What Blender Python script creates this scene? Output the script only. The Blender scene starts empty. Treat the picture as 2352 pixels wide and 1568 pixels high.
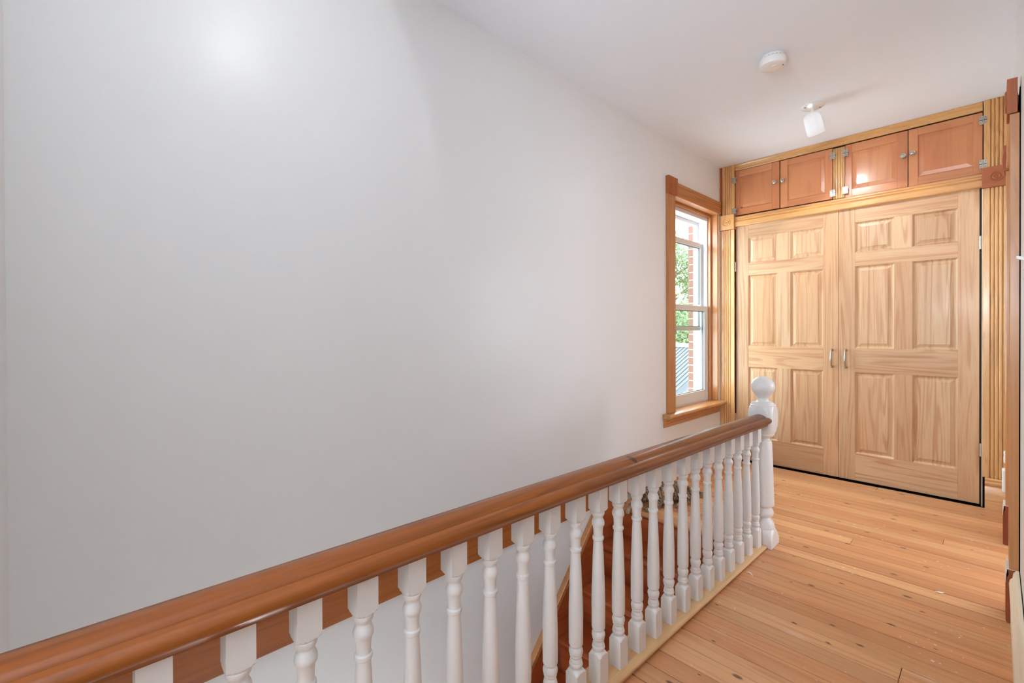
import bpy, bmesh, math, random
from mathutils import Vector, Matrix
random.seed(7)
S = bpy.context.scene
COL = S.collection
R = math.radians

# ------------------------------------------------------------------ camera
H = 1.13885
cam_d = bpy.data.cameras.new('camera')
cam = bpy.data.objects.new('camera', cam_d)
COL.objects.link(cam)
yaw, pitch, roll = R(46.5714), R(0.303278), R(-0.225861)
F0 = Vector((-math.sin(yaw), math.cos(yaw), 0)); R0 = Vector((math.cos(yaw), math.sin(yaw), 0)); U0 = Vector((0, 0, 1))
Fv = F0*math.cos(pitch) - U0*math.sin(pitch); Uv = U0*math.cos(pitch) + F0*math.sin(pitch)
Rv = R0*math.cos(roll) + Uv*math.sin(roll); Uv = Uv*math.cos(roll) - R0*math.sin(roll)
m = Matrix((Rv, Uv, -Fv)).transposed().to_4x4(); m.translation = (0, 0, H)
cam.matrix_world = m
cam_d.sensor_width = 36.0
cam_d.lens = 1052.169/2352*36
cam_d.shift_x = (1176-1174.813)/2352
cam_d.shift_y = -(784-764.097)/2352
cam_d.clip_start = 0.01
S.camera = cam

# ------------------------------------------------------------------ world, exposure
W = bpy.data.worlds.new('world'); S.world = W; W.use_nodes = True
bg = W.node_tree.nodes['Background']
bg.inputs[0].default_value = (0.88, 0.95, 1.05, 1); bg.inputs[1].default_value = 14.5
S.view_settings.view_transform = 'Standard'; S.view_settings.look = 'None'
S.view_settings.gamma = 1; S.view_settings.use_curve_mapping = False
S.view_settings.exposure = -0.08
S.cycles.max_bounces = 10; S.cycles.diffuse_bounces = 6; S.cycles.glossy_bounces = 4; S.cycles.transparent_max_bounces = 16
S.cycles.sample_clamp_indirect = 6; S.cycles.use_denoising = True; S.cycles.caustics_reflective = False


def light(name, kind, loc, power, size=0.1, rot=None, direction=None, color=(1, 1, 1), **kw):
    d = bpy.data.lights.new(name, kind); d.energy = power; d.color = color
    if kind == 'AREA':
        d.shape = 'RECTANGLE'; d.size = size if not isinstance(size, tuple) else size[0]; d.size_y = d.size if not isinstance(size, tuple) else size[1]
    else:
        d.shadow_soft_size = size
    for k, v in kw.items(): setattr(d, k, v)
    o = bpy.data.objects.new(name, d); COL.objects.link(o); o.location = loc
    if direction is not None: o.rotation_euler = Vector(direction).to_track_quat('-Z', 'Y').to_euler()
    return o


WHITE = (0.97, 0.975, 0.98)
# added fill lights without a real source; window daylight from the room at right
COOL = (0.90, 0.96, 1.04)
light('hall_fill', 'AREA', (-0.42, -2.35, 1.45), 14, (0.75, 1.3), direction=(0, 1, -0.05), color=COOL)  # added fill behind the camera, no known window there
light('ceiling_fill', 'AREA', (-0.40, -1.25, 1.50), 64, 0.45, direction=(0, 0.62, 0.85), color=(.93, .97, 1.03))  # added fill aimed up to brighten the ceiling
light('side_room_fill', 'POINT', (1.9, 2.78, 1.95), 8, 0.06, color=WHITE)  # added point light to brighten the room beyond the doorway
light('side_room_daylight', 'AREA', (2.7, 4.55, 1.45), 80, (1.9, 1.3), direction=(-1, -0.2, -0.05), color=(.86, .95, 1.07))
light('stair_fill', 'POINT', (-1.3, 0.5, -0.9), 10, 0.1, color=(.98, .99, 1.0))  # added fill down in the stairwell, no known lamp there
wl = light('window_daylight', 'AREA', (-1.93, 3.70, 1.33), 0, (0.78, 1.55), direction=(1, 0, 0))
wl.data.cycles.is_portal = True


# ------------------------------------------------------------------ materials
def srgb(r, g, b):
    f = lambda c: (c/255/12.92) if c/255 <= .04045 else ((c/255+.055)/1.055)**2.4
    return (f(r), f(g), f(b), 1)


class NT:
    def __init__(self, name):
        self.m = bpy.data.materials.new(name); self.m.use_nodes = True
        self.t = self.m.node_tree; self.p = self.t.nodes['Principled BSDF']

    def n(self, kind, **kw):
        nd = self.t.nodes.new('ShaderNode' + kind)
        for k, v in kw.items(): setattr(nd, k, v)
        return nd

    def l(self, a, b): self.t.links.new(a, b)

    def val(self, sock, v):
        if hasattr(v, 'is_output') or isinstance(v, bpy.types.NodeSocket): self.l(v, sock)
        else: sock.default_value = v

    def math(self, op, a, b=0.0, c=None, clamp=False):
        nd = self.n('Math', operation=op, use_clamp=clamp)
        self.val(nd.inputs[0], a); self.val(nd.inputs[1], b)
        if c is not None: self.val(nd.inputs[2], c)
        return nd.outputs[0]

    def mix(self, f, a, b, blend='MIX'):
        nd = self.n('Mix', data_type='RGBA', blend_type=blend)
        self.val(nd.inputs[0], f); self.val(nd.inputs[6], a); self.val(nd.inputs[7], b)
        return nd.outputs[2]

    def ramp(self, f, lo, hi):
        nd = self.n('MapRange', interpolation_type='SMOOTHSTEP')
        self.val(nd.inputs[0], f); nd.inputs[1].default_value = lo; nd.inputs[2].default_value = hi
        return nd.outputs[0]

    def noise(self, vec, scale, detail=2, dist=0.0, rough=.5):
        nd = self.n('TexNoise'); self.l(vec, nd.inputs['Vector'])
        nd.inputs['Scale'].default_value = scale; nd.inputs['Detail'].default_value = detail
        nd.inputs['Distortion'].default_value = dist; nd.inputs['Roughness'].default_value = rough
        return nd.outputs[0]

    def scalev(self, vec, s):
        nd = self.n('VectorMath', operation='MULTIPLY'); self.val(nd.inputs[0], vec); nd.inputs[1].default_value = s
        return nd.outputs[0]

    def bump(self, h, strength, dist=.002):
        b = self.n('Bump'); b.inputs['Strength'].default_value = strength; b.inputs['Distance'].default_value = dist
        self.l(h, b.inputs['Height']); self.l(b.outputs[0], self.p.inputs['Normal'])


def plain(name, col, rough=.5, metal=0.0, bumpscale=0, bumpstr=.1, spec=.5, var=0.0):
    M = NT(name); M.p.inputs['Roughness'].default_value = rough; M.p.inputs['Metallic'].default_value = metal
    M.p.inputs['Specular IOR Level'].default_value = spec
    tc = M.n('TexCoord')
    base = M.noise(tc.outputs['Object'], 9, 3)
    c2 = tuple(c*(1-var) for c in col[:3]) + (1,)
    M.l(M.mix(base, col, c2), M.p.inputs['Base Color'])
    if bumpscale: M.bump(M.noise(tc.outputs['Object'], bumpscale, 4), bumpstr)
    return M.m


def wood(name, axis, light_c, mid_c, dark_c, rough=.38, ring=1.0, freq=16.0, knot=.5, knotscale=5.0, coat=0.0, tone=.12, pores=0.0, marks=(), speck=False, spec=.5, plane=(0, 1), along=.11, nsc=5.0):
    M = NT(name); P = M.p
    tc = M.n('TexCoord'); oi = M.n('ObjectInfo')
    rv = M.n('VectorMath', operation='SCALE'); rv.inputs[0].default_value = (37.1, 53.7, 71.3); M.l(oi.outputs['Random'], rv.inputs['Scale'])
    ad = M.n('VectorMath', operation='ADD'); M.l(tc.outputs['Object'], ad.inputs[0]); M.l(rv.outputs[0], ad.inputs[1])
    sc = [1.0, 1.0, 1.0]; sc[axis] = along
    v = M.scalev(ad.outputs[0], tuple(sc))
    sf = [1.0, 1.0, 1.0]; sf[axis] = .03
    vf = M.scalev(ad.outputs[0], tuple(sf))
    n1 = M.noise(v, nsc, 2, .35)
    s = M.math('SINE', M.math('MULTIPLY', n1, freq*6.283))
    rings = M.ramp(s, -.25, 1.0)
    n2 = M.noise(v, 2.2, 1)
    fib = M.noise(vf, 170, 3)
    f2 = M.noise(vf, 45, 2)
    col = M.mix(M.ramp(n2, .35, .65), light_c, mid_c)
    col = M.mix(M.math('MULTIPLY', rings, M.math('MULTIPLY', M.ramp(f2, .25, .75), .55*ring)), col, dark_c)
    col = M.mix(M.math('MULTIPLY', M.ramp(fib, .45, .75), .28*ring), col, dark_c)
    if knot > 0:
        sk = [1.0, 1.0, 1.0]; sk[axis] = .50
        sx = M.n('SeparateXYZ'); M.l(M.scalev(ad.outputs[0], tuple(sk)), sx.inputs[0])
        cx = M.n('CombineXYZ'); M.l(sx.outputs[plane[0]], cx.inputs[0]); M.l(sx.outputs[plane[1]], cx.inputs[1])
        vo = M.n('TexVoronoi', voronoi_dimensions='2D'); M.l(cx.outputs[0], vo.inputs['Vector']); vo.inputs['Scale'].default_value = knotscale
        sep = M.n('SeparateColor'); M.l(vo.outputs['Color'], sep.inputs[0])
        on = M.math('GREATER_THAN', sep.outputs[0], 1-knot)
        size = M.math('MULTIPLY_ADD', sep.outputs[1], .060, .025)
        k = M.math('SUBTRACT', 1.0, M.math('DIVIDE', vo.outputs['Distance'], size), clamp=True)
        k = M.math('MULTIPLY', M.ramp(k, 0.0, .55), on)
        kd = tuple(c*.28 for c in dark_c[:3]) + (1,)
        col = M.mix(M.math('MULTIPLY', k, .85), col, kd)
    if pores > 0:
        pv = M.noise(vf, 300, 2)
        col = M.mix(M.math('MULTIPLY', M.ramp(pv, .62, .72), pores), col, tuple(c*.22 for c in dark_c[:3]) + (1,))
    for (mx, my, mz, rx, ry) in marks:
        df = M.n('VectorMath', operation='SUBTRACT'); M.l(tc.outputs['Object'], df.inputs[0]); df.inputs[1].default_value = (mx, my, mz)
        ln = M.n('VectorMath', operation='LENGTH'); M.l(M.scalev(df.outputs[0], (1/rx, 1/ry, 1/rx)), ln.inputs[0])
        wob = M.math('ADD', ln.outputs['Value'], M.math('MULTIPLY', M.noise(tc.outputs['Object'], 60, 2), .5))
        col = M.mix(M.math('MULTIPLY', M.math('SUBTRACT', 1.0, M.ramp(wob, .8, 1.2)), .8), col, tuple(c*.25 for c in dark_c[:3]) + (1,))
    hs = M.n('HueSaturation')
    M.l(M.math('MULTIPLY_ADD', oi.outputs['Random'], 2*tone, 1-tone), hs.inputs['Value'])
    M.l(col, hs.inputs['Color']); col = hs.outputs[0]
    if speck:   # old paint drips scattered along the walked line
        g = tc.outputs['Object']
        vo = M.n('TexVoronoi'); M.l(M.scalev(g, (1, 1.35, 1)), vo.inputs['Vector']); vo.inputs['Scale'].default_value = 48
        sep = M.n('SeparateColor'); M.l(vo.outputs['Color'], sep.inputs[0])
        zone = M.ramp(M.noise(g, 3.1, 2), .46, .62)
        sz = M.math('MULTIPLY', M.math('MULTIPLY', sep.outputs[0], zone), .27)
        wob = M.math('ADD', vo.outputs['Distance'], M.math('MULTIPLY', M.math('SUBTRACT', M.noise(g, 160, 2), .5), .22))
        sp = M.math('LESS_THAN', wob, sz)
        on = M.math('GREATER_THAN', sep.outputs[1], .62)
        col = M.mix(M.math('MULTIPLY', M.math('MULTIPLY', sp, on), .75), col, (.8, .76, .72, 1))
        wear = M.ramp(M.noise(M.scalev(g, (1, 3.5, 1)), 4.5, 4), .60, .78)
        col = M.mix(M.math('MULTIPLY', wear, .22), col, (.72, .60, .52, 1))
    M.l(col, P.inputs['Base Color'])
    P.inputs['Roughness'].default_value = rough; P.inputs['Coat Weight'].default_value = coat; P.inputs['Coat Roughness'].default_value = .12
    P.inputs['Specular IOR Level'].default_value = spec
    M.bump(M.math('ADD', fib, M.math('MULTIPLY', rings, .25)), .10, .001)
    return M.m


def wood3(name, *a, **k): return [wood('%s_%s' % (name, 'xyz'[i]), i, *a, **k) for i in range(3)]


PINE = wood3('door_pine', srgb(201, 168, 132), srgb(190, 150, 111), srgb(162, 106, 69), rough=.40, ring=1.2, freq=10, knot=.0, coat=.05, tone=.07, along=.06, nsc=8.0)
CABP = wood3('cabinet_pine', srgb(194, 128, 84), srgb(185, 116, 74), srgb(152, 84, 48), rough=.30, ring=.45, freq=9, knot=.04, knotscale=6, coat=.30, tone=.05, plane=(0, 2))
TRIM = wood3('trim_pine', srgb(214, 168, 112), srgb(202, 150, 92), srgb(146, 90, 46), rough=.30, ring=.6, freq=10, knot=.0, coat=.55, tone=.06, pores=.45)
WINW = wood3('window_trim_pine', srgb(196, 138, 84), srgb(182, 120, 66), srgb(118, 66, 30), rough=.32, ring=.7, freq=10, knot=.0, coat=.35, tone=.06, pores=.3)
DOORW = wood3('doorway_pine', srgb(200, 146, 94), srgb(186, 128, 76), srgb(130, 78, 40), rough=.26, ring=.6, freq=10, knot=.0, coat=.6, tone=.05)
REDW = wood3('red_block_wood', srgb(164, 90, 44), srgb(150, 76, 34), srgb(100, 44, 16), rough=.5, ring=.5, freq=9, knot=.0, coat=.0, tone=.05)
RAILW = wood3('handrail_wood', srgb(140, 76, 24), srgb(112, 56, 14), srgb(64, 26, 5), rough=.38, ring=.8, freq=12, knot=.0, coat=.12, spec=.35, tone=.0, marks=((.022, -1.300, .712, .034, .017),))
SKIRT = wood3('skirting_pine', srgb(164, 92, 34), srgb(146, 74, 22), srgb(98, 46, 16), rough=.35, ring=.8, freq=10, knot=.5, coat=.2, tone=.05, knotscale=5.0, plane=(1, 2))
STAIR = wood3('stair_wood', srgb(172, 88, 44), srgb(152, 70, 32), srgb(92, 34, 12), rough=.32, ring=.7, freq=10, knot=.12, coat=.25, tone=.08)
FLOOR = wood('floor_pine', 0, srgb(212, 160, 112), srgb(196, 136, 90), srgb(146, 80, 46), rough=.42, ring=.6, freq=9, along=.07, nsc=7.0, knot=.60, knotscale=7.0, coat=.05, tone=.10, speck=True)
NOSE = wood('base_rail_pine', 1, srgb(216, 178, 132), srgb(204, 160, 112), srgb(150, 100, 58), rough=.45, ring=.6, freq=10, knot=.1, tone=.03)
CREAM = wood3('cream_painted_board', srgb(234, 220, 194), srgb(226, 208, 176), srgb(190, 160, 116), rough=.45, ring=.4, freq=9, knot=.0, tone=.03)
RAWB = wood3('raw_brown_wood', srgb(150, 72, 34), srgb(132, 58, 24), srgb(84, 32, 10), rough=.5, ring=.6, freq=9, knot=.0, tone=.05)
WALL = plain('wall_paint', (.770, .776, .772, 1), .35, bumpscale=260, bumpstr=.05, spec=.45)
CEIL = plain('ceiling_paint', (.85, .91, .985, 1), .75, bumpscale=200, bumpstr=.04, spec=.2)
WHITEP = plain('white_gloss_paint', (.73, .715, .70, 1), .34, bumpscale=140, bumpstr=.05)
PLASTIC = plain('white_plastic', (.83, .83, .82, 1), .35)
METALW = plain('white_enamel', (.84, .84, .83, 1), .25)
VINYL = plain('window_vinyl', (.70, .72, .74, 1), .35)
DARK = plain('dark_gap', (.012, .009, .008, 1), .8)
PEWTER = plain('pewter', srgb(176, 170, 160), .34, metal=.9, bumpscale=220, bumpstr=.25)
STEEL = plain('satin_steel', srgb(205, 205, 205), .25, metal=.95)
GREYV = plain('grey_gasket', (.10, .11, .115, 1), .5)
BRICK = plain('red_brick', srgb(112, 76, 64), .85, bumpscale=120, bumpstr=.5, var=.35)
MORTAR = plain('mortar', srgb(150, 146, 140), .9, bumpscale=150, bumpstr=.4)
ROOFM = plain('grey_roof_metal', srgb(62, 67, 72), .7)
SIDING = plain('white_siding', srgb(150, 152, 152), .6)
BARK = plain('bark', srgb(98, 84, 70), .9, bumpscale=30, bumpstr=.8, var=.4)
BOUNCE_GROUND = plain('pale_bounce_ground', srgb(232, 232, 228), .95, var=.1)  # near white so the ground throws light up to the ceiling
def bulbmat(name, strength):
    M = NT(name); M.p.inputs['Emission Color'].default_value = (.95, .98, 1.0, 1); M.p.inputs['Emission Strength'].default_value = strength
    return M.m


BULB, BULB2 = bulbmat('lit_bulb', 430), bulbmat('lit_bulb_dim', 70)


def shademat():   # white milk glass: part of the bulb's light comes through
    M = NT('milk_glass_shade'); out = [n for n in M.t.nodes if n.type == 'OUTPUT_MATERIAL'][0]
    M.p.inputs['Base Color'].default_value = (.84, .84, .84, 1); M.p.inputs['Roughness'].default_value = .2
    tr = M.n('BsdfTranslucent'); tr.inputs[0].default_value = (.9, .92, .94, 1)
    mx = M.n('MixShader'); mx.inputs[0].default_value = .20
    M.l(M.p.outputs[0], mx.inputs[1]); M.l(tr.outputs[0], mx.inputs[2]); M.l(mx.outputs[0], out.inputs[0]); return M.m


SHADE = shademat()


def leafmat():
    M = NT('leaf'); g = M.n('NewGeometry')
    c = M.mix(M.noise(g.outputs['Position'], 1.3, 3), srgb(56, 80, 44), srgb(98, 118, 80))
    M.l(c, M.p.inputs['Base Color']); M.p.inputs['Roughness'].default_value = .7
    M.p.inputs['Transmission Weight'].default_value = 0
    M.p.inputs['Subsurface Weight'].default_value = 0
    return M.m


LEAF = leafmat()


def glassmat():
    M = NT('window_glass'); t = M.t; t.nodes.remove(M.p)
    out = [n for n in t.nodes if n.type == 'OUTPUT_MATERIAL'][0]
    tr = M.n('BsdfTransparent'); tr.inputs[0].default_value = (.90, .95, .93, 1)
    gl = M.n('BsdfGlossy'); gl.inputs['Roughness'].default_value = .02
    lw = M.n('LayerWeight'); lw.inputs[0].default_value = .5
    fr = M.math('MULTIPLY_ADD', M.math('POWER', lw.outputs['Facing'], 5.0), .9, .035)
    mx = M.n('MixShader'); M.l(fr, mx.inputs[0]); M.l(tr.outputs[0], mx.inputs[1]); M.l(gl.outputs[0], mx.inputs[2])
    M.l(mx.outputs[0], out.inputs[0]); return M.m


GLASS = glassmat()


def furmat():
    M = NT('tabby_fur'); tc = M.n('TexCoord'); o = tc.outputs['Object']
    w = M.n('TexWave', wave_type='BANDS', bands_direction='Y'); M.l(M.scalev(o, (1.0, 1.0, .6)), w.inputs['Vector'])
    w.inputs['Scale'].default_value = 16; w.inputs['Distortion'].default_value = 11; w.inputs['Detail'].default_value = 3; w.inputs['Detail Scale'].default_value = 2.2
    hair = M.noise(o, 260, 3)
    c = M.mix(M.ramp(w.outputs['Fac'], .35, .75), srgb(146, 116, 84), srgb(62, 46, 34))
    sx = M.n('SeparateXYZ'); M.l(o, sx.inputs[0])
    c = M.mix(M.math('MULTIPLY', M.math('SUBTRACT', 1.0, M.ramp(sx.outputs['Z'], .0, .04)), .5), c, srgb(214, 190, 160))
    c = M.mix(M.math('MULTIPLY', M.ramp(hair, .4, .7), .35), c, srgb(40, 30, 24))
    M.l(c, M.p.inputs['Base Color']); M.p.inputs['Roughness'].default_value = .85
    M.bump(hair, .7, .004); return M.m


FUR = furmat()
FURL = plain('pale_fur', srgb(212, 190, 162), .9, bumpscale=260, bumpstr=.6, var=.2)
NOSEP = plain('cat_nose_leather', srgb(150, 92, 84), .5)
EYE = plain('cat_eye', srgb(120, 120, 50), .1)


# ------------------------------------------------------------------ mesh helpers
class MB:
    def __init__(self): self.v = []; self.f = []

    def add(self, vs, fs):
        b = len(self.v); self.v += [tuple(p) for p in vs]; self.f += [tuple(b+i for i in f) for f in fs]; return self

    def box(self, x0, x1, y0, y1, z0, z1):
        x0, x1 = sorted((x0, x1)); y0, y1 = sorted((y0, y1)); z0, z1 = sorted((z0, z1))
        return self.add([(x0, y0, z0), (x1, y0, z0), (x1, y1, z0), (x0, y1, z0), (x0, y0, z1), (x1, y0, z1), (x1, y1, z1), (x0, y1, z1)],
                        [(0, 3, 2, 1), (4, 5, 6, 7), (0, 1, 5, 4), (1, 2, 6, 5), (2, 3, 7, 6), (3, 0, 4, 7)])

    def prism(self, prof, fn, t0, t1):
        """closed profile [(u,v)] swept from t0 to t1; fn(u,v,t)->xyz (t0/t1 may be functions of u,v)"""
        n = len(prof); g = lambda t, p: t(*p) if callable(t) else t
        vs = [fn(u, v, g(t0, (u, v))) for u, v in prof] + [fn(u, v, g(t1, (u, v))) for u, v in prof]
        fs = [(i, (i+1) % n, n+(i+1) % n, n+i) for i in range(n)] + [tuple(range(n-1, -1, -1)), tuple(range(n, 2*n))]
        return self.add(vs, fs)

    def lathe(self, prof, c, seg=24, axis=(0, 0, 1), clamp=None, caps=True, phase=0.0, sx=1.0):
        """prof [(r,t)] around axis through c; clamp cuts the turning to a square of that half width"""
        a = Vector(axis).normalized()
        q = Vector((0, 0, 1)).rotation_difference(a)
        vs = []; fs = []
        for r, t in prof:
            for k in range(seg):
                th = 2*math.pi*k/seg + phase
                x, y = r*math.cos(th)*sx, r*math.sin(th)
                if clamp: x = max(-clamp, min(clamp, x)); y = max(-clamp, min(clamp, y))
                vs.append(Vector(c) + q @ Vector((x, y, t)))
        for i in range(len(prof)-1):
            for k in range(seg):
                k2 = (k+1) % seg
                fs.append((i*seg+k, i*seg+k2, (i+1)*seg+k2, (i+1)*seg+k))
        if caps:
            fs.append(tuple(range(seg-1, -1, -1))); fs.append(tuple(range((len(prof)-1)*seg, len(prof)*seg)))
        return self.add(vs, fs)

    def tube(self, pts, rad, seg=10):
        """round bar along a polyline, rad a number or one per point"""
        pts = [Vector(p) for p in pts]; n = len(pts); rad = rad if isinstance(rad, (list, tuple)) else [rad]*n
        vs = []; fs = []; up = Vector((.13, .31, .94))
        for i, p in enumerate(pts):
            d = (pts[min(i+1, n-1)] - pts[max(i-1, 0)]).normalized()
            a = d.cross(up).normalized(); b = a.cross(d)
            vs += [p + (a*math.cos(2*math.pi*k/seg) + b*math.sin(2*math.pi*k/seg))*rad[i] for k in range(seg)]
        for i in range(n-1):
            for k in range(seg):
                k2 = (k+1) % seg; fs.append((i*seg+k, i*seg+k2, (i+1)*seg+k2, (i+1)*seg+k))
        fs += [tuple(range(seg-1, -1, -1)), tuple(range((n-1)*seg, n*seg))]
        return self.add(vs, fs)

    def build(self, name, mat, parent=None, org=(0, 0, 0), bevel=0.0, seg=1, smooth=35, fix=True):
        org = Vector(org)
        bm = bmesh.new()
        vv = [bm.verts.new(Vector(p) - org) for p in self.v]
        for f in self.f:
            try: bm.faces.new([vv[i] for i in f])
            except ValueError: pass
        if fix: bmesh.ops.recalc_face_normals(bm, faces=bm.faces)
        if bevel:
            ed = [e for e in bm.edges if len(e.link_faces) == 2 and e.calc_face_angle(0) > R(40)]
            bmesh.ops.bevel(bm, geom=ed, offset=bevel, segments=seg, profile=.6, affect='EDGES', clamp_overlap=True)
        me = bpy.data.meshes.new(name); bm.to_mesh(me); bm.free()
        if smooth:
            me.polygons.foreach_set('use_smooth', [True]*len(me.polygons)); me.set_sharp_from_angle(angle=R(smooth))
        me.materials.append(mat)
        o = bpy.data.objects.new(name, me); COL.objects.link(o)
        if parent is not None: o.parent = parent
        else: o.location = org
        return o


def tag(o, label=None, cat=None, group=None, kind=None):
    if label: o['label'] = label
    if cat: o['category'] = cat
    if group: o['group'] = group
    if kind: o['kind'] = kind
    return o


def thing(name, loc, label, cat, group=None):
    o = bpy.data.objects.new(name, None); COL.objects.link(o); o.location = loc; o.empty_display_size = .1
    return tag(o, label, cat, group)


def struct(o, label): return tag(o, label, None, None, 'structure')


def reeds(w, t, n=3, d=.006, band=.40):
    """profile of a fluted casing: flat margins, n round reeds in the middle"""
    m0 = w*(1-band)/2; p = [(0, 0), (0, t-.002), (.002, t), (m0-.003, t), (m0, t-d)]
    rw = w*band/n
    for i in range(n):
        for k in range(1, 6):
            a = math.pi*k/6
            p.append((m0+rw*(i+.5)-rw*.46*math.cos(a), t-d+d*.95*math.sin(a)))
        p.append((m0+rw*(i+1), t-d))
    p += [(w-m0+.003, t), (w-.002, t), (w, t-.002), (w, 0)]
    return p


def bullseye(mb, c, axis, r, depth=.007, sx=1.0):
    pr = [(r*1.0, -.004), (r*1.0, .001), (r*.97, depth*.5), (r*.88, depth*.75), (r*.78, depth*.4), (r*.70, -.001), (r*.60, depth*.1), (r*.5, depth*.75),
          (r*.40, depth*.9), (r*.30, depth*.5), (r*.24, .001), (r*.18, depth*.5), (r*.08, depth*.9), (r*.01, depth)]
    mb.lathe(pr, c, 28, axis, sx=sx)


# ------------------------------------------------------------------ room shell
XL, XR, ZC, YD = -1.6988, .066, 2.5843, 4.2116
YB, YE = -.13, -2.5
mb = MB()
OY0, OY1, OZ0, OZ1 = 3.285, 4.150, .480, 2.178
mb.box(-1.955, XL, YB-.1, OY0, -2.7, 2.7).box(-1.955, XL, OY1, 4.6, -2.7, 2.7).box(-1.955, XL, OY0, OY1, -2.7, OZ0).box(-1.955, XL, OY0, OY1, OZ1, 2.7)
wall_left = struct(mb.build('wall_left', WALL, smooth=0), 'tall white satin painted wall along the stairwell')
struct(MB().box(XL, -.88, YB-.1, YB, -2.7, ZC).box(-.98, -.88, YE, YB-.1, -.2, ZC).box(-.98, .3, YE-.1, YE, -.2, ZC).build('wall_back', WALL, smooth=0), 'white wall closing the near end of the stairwell')
struct(MB().box(-2.0, .6, 4.62, 4.72, -.2, 2.7).build('wall_far', WALL, smooth=0), 'wall behind the wooden closet')
# right wall with the doorway at y 2.70..3.55
mb = MB()
mb.box(XR, XR+.1, YE-.1, 2.622, -.2, ZC).box(XR, XR+.1, 3.62, 4.62, -.2, ZC).box(XR, XR+.1, 2.622, 3.62, 2.06, ZC)
struct(mb.build('wall_right', WALL, smooth=0), 'white wall close by on the right edge')
# room beyond the doorway
mb = MB()
mb.box(XR+.1, 3.3, 1.4, 1.5, -.1, 2.6).box(XR+.1, 3.3, 5.6, 5.7, -.1, 2.6).box(3.3, 3.4, 1.4, 5.7, -.1, 2.6).box(XR+.1, 3.4, 1.4, 5.7, 2.55, 2.65)
struct(mb.build('wall_side_room', WALL, smooth=0), 'white walls of the room beyond the doorway on the right')
struct(MB().box(XR-.0, 3.4, 1.4, 5.7, -.12, -.004).build('floor_side_room', FLOOR, smooth=0), 'pine floor of the room beyond the doorway')
struct(MB().box(-2.0, .3, YE-.1, 4.7, ZC, ZC+.1).build('ceiling', CEIL, smooth=0), 'flat white ceiling over hall and stairwell')
# stairwell side under the hall floor, and its bottom
struct(MB().box(-.93, -.905, YB, 2.56, -2.7, -.03).build('wall_stair_side', WALL, smooth=0), 'white side of the stairwell under the railing')
struct(MB().box(XL, -.9, YB, 2.7, -2.75, -2.65).build('floor_lower', FLOOR, smooth=0), 'floor at the foot of the stairs')

# floor: sub floor and single boards
fl = struct(MB().box(-.935, XR+.02, YE, 2.57, -.12, -.012).box(XL, XR+.02, 2.61, 4.62, -.12, -.012).build('floor', DARK, smooth=0), 'worn knotty pine board floor of the landing')
pitch_b = .0865
y = 2.735 - pitch_b*44
edges = []
while y < 4.2:
    edges.append(y); y += pitch_b + random.uniform(-.004, .004)
joints = {}
for e0, e1 in zip(edges, edges[1:]):
    yc = (e0+e1)/2
    if yc < -1.4: continue
    xa = -.905 if yc < 2.62 else XL
    cuts = [xa, XR]
    if 1.88 < yc < 1.98: cuts = [xa, -.215, XR]
    elif 3.0 < yc < 3.09: cuts = [xa, -.53, XR]
    elif 3.3 < yc < 3.39: cuts = [xa, -.19, XR]
    elif yc > 3.4 and random.random() < .35: cuts = [xa, random.uniform(-1.3, -.4), XR]
    elif 2.62 < yc < 2.8: cuts = [xa, -1.02, XR]
    for x0, x1 in zip(cuts, cuts[1:]):
        g = .0014 + random.random()*.0012; dz = random.uniform(-.0012, .0)
        lo = e0+g if not (e0 < 2.62 < e1 and x0 < -.95) else 2.62
        MB().box(x0+.0008, x1-.0008, lo, e1-g, -.011, dz).build('floor_board', FLOOR, fl, bevel=.0012, smooth=0)

# ------------------------------------------------------------------ baseboards
prof_bb = [(0, 0), (.018, 0), (.018, .125), (.022, .130), (.020, .142), (.013, .150), (.013, .160), (.006, .168), (0, .168)]
bl = MB().prism([(u, v) for u, v in prof_bb], lambda u, v, t: (XL+u, t, .054+v-(.0)), YB+.001, 4.165).build('baseboard_left', SKIRT[1])
struct(bl, 'knotty brown baseboard along the left wall at landing height')
# right baseboard: cream painted face on a board, slit's shade painted as a black strip
pr = [(0, 0), (.022, 0), (.022, .150), (.026, .157), (.024, .172), (.017, .182), (.015, .200), (.007, .212), (0, .212)]
br = MB().prism(pr, lambda u, v, t: (XR-.003-u, t, v), -1.2, 2.600).build('baseboard_right', CREAM[1])
struct(br, 'cream painted baseboard at the lower right edge')
MB().box(XR-.0028, XR+.001, -1.2, 2.6, .0, .206).build('gap_shade_strip', DARK, br, smooth=0)
struct(MB().prism(pr, lambda u, v, t: (XR-u, t, v*.9), 3.66, 4.165).build('baseboard_far_right', TRIM[1]), 'short pine baseboard between doorway and closet')

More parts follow.
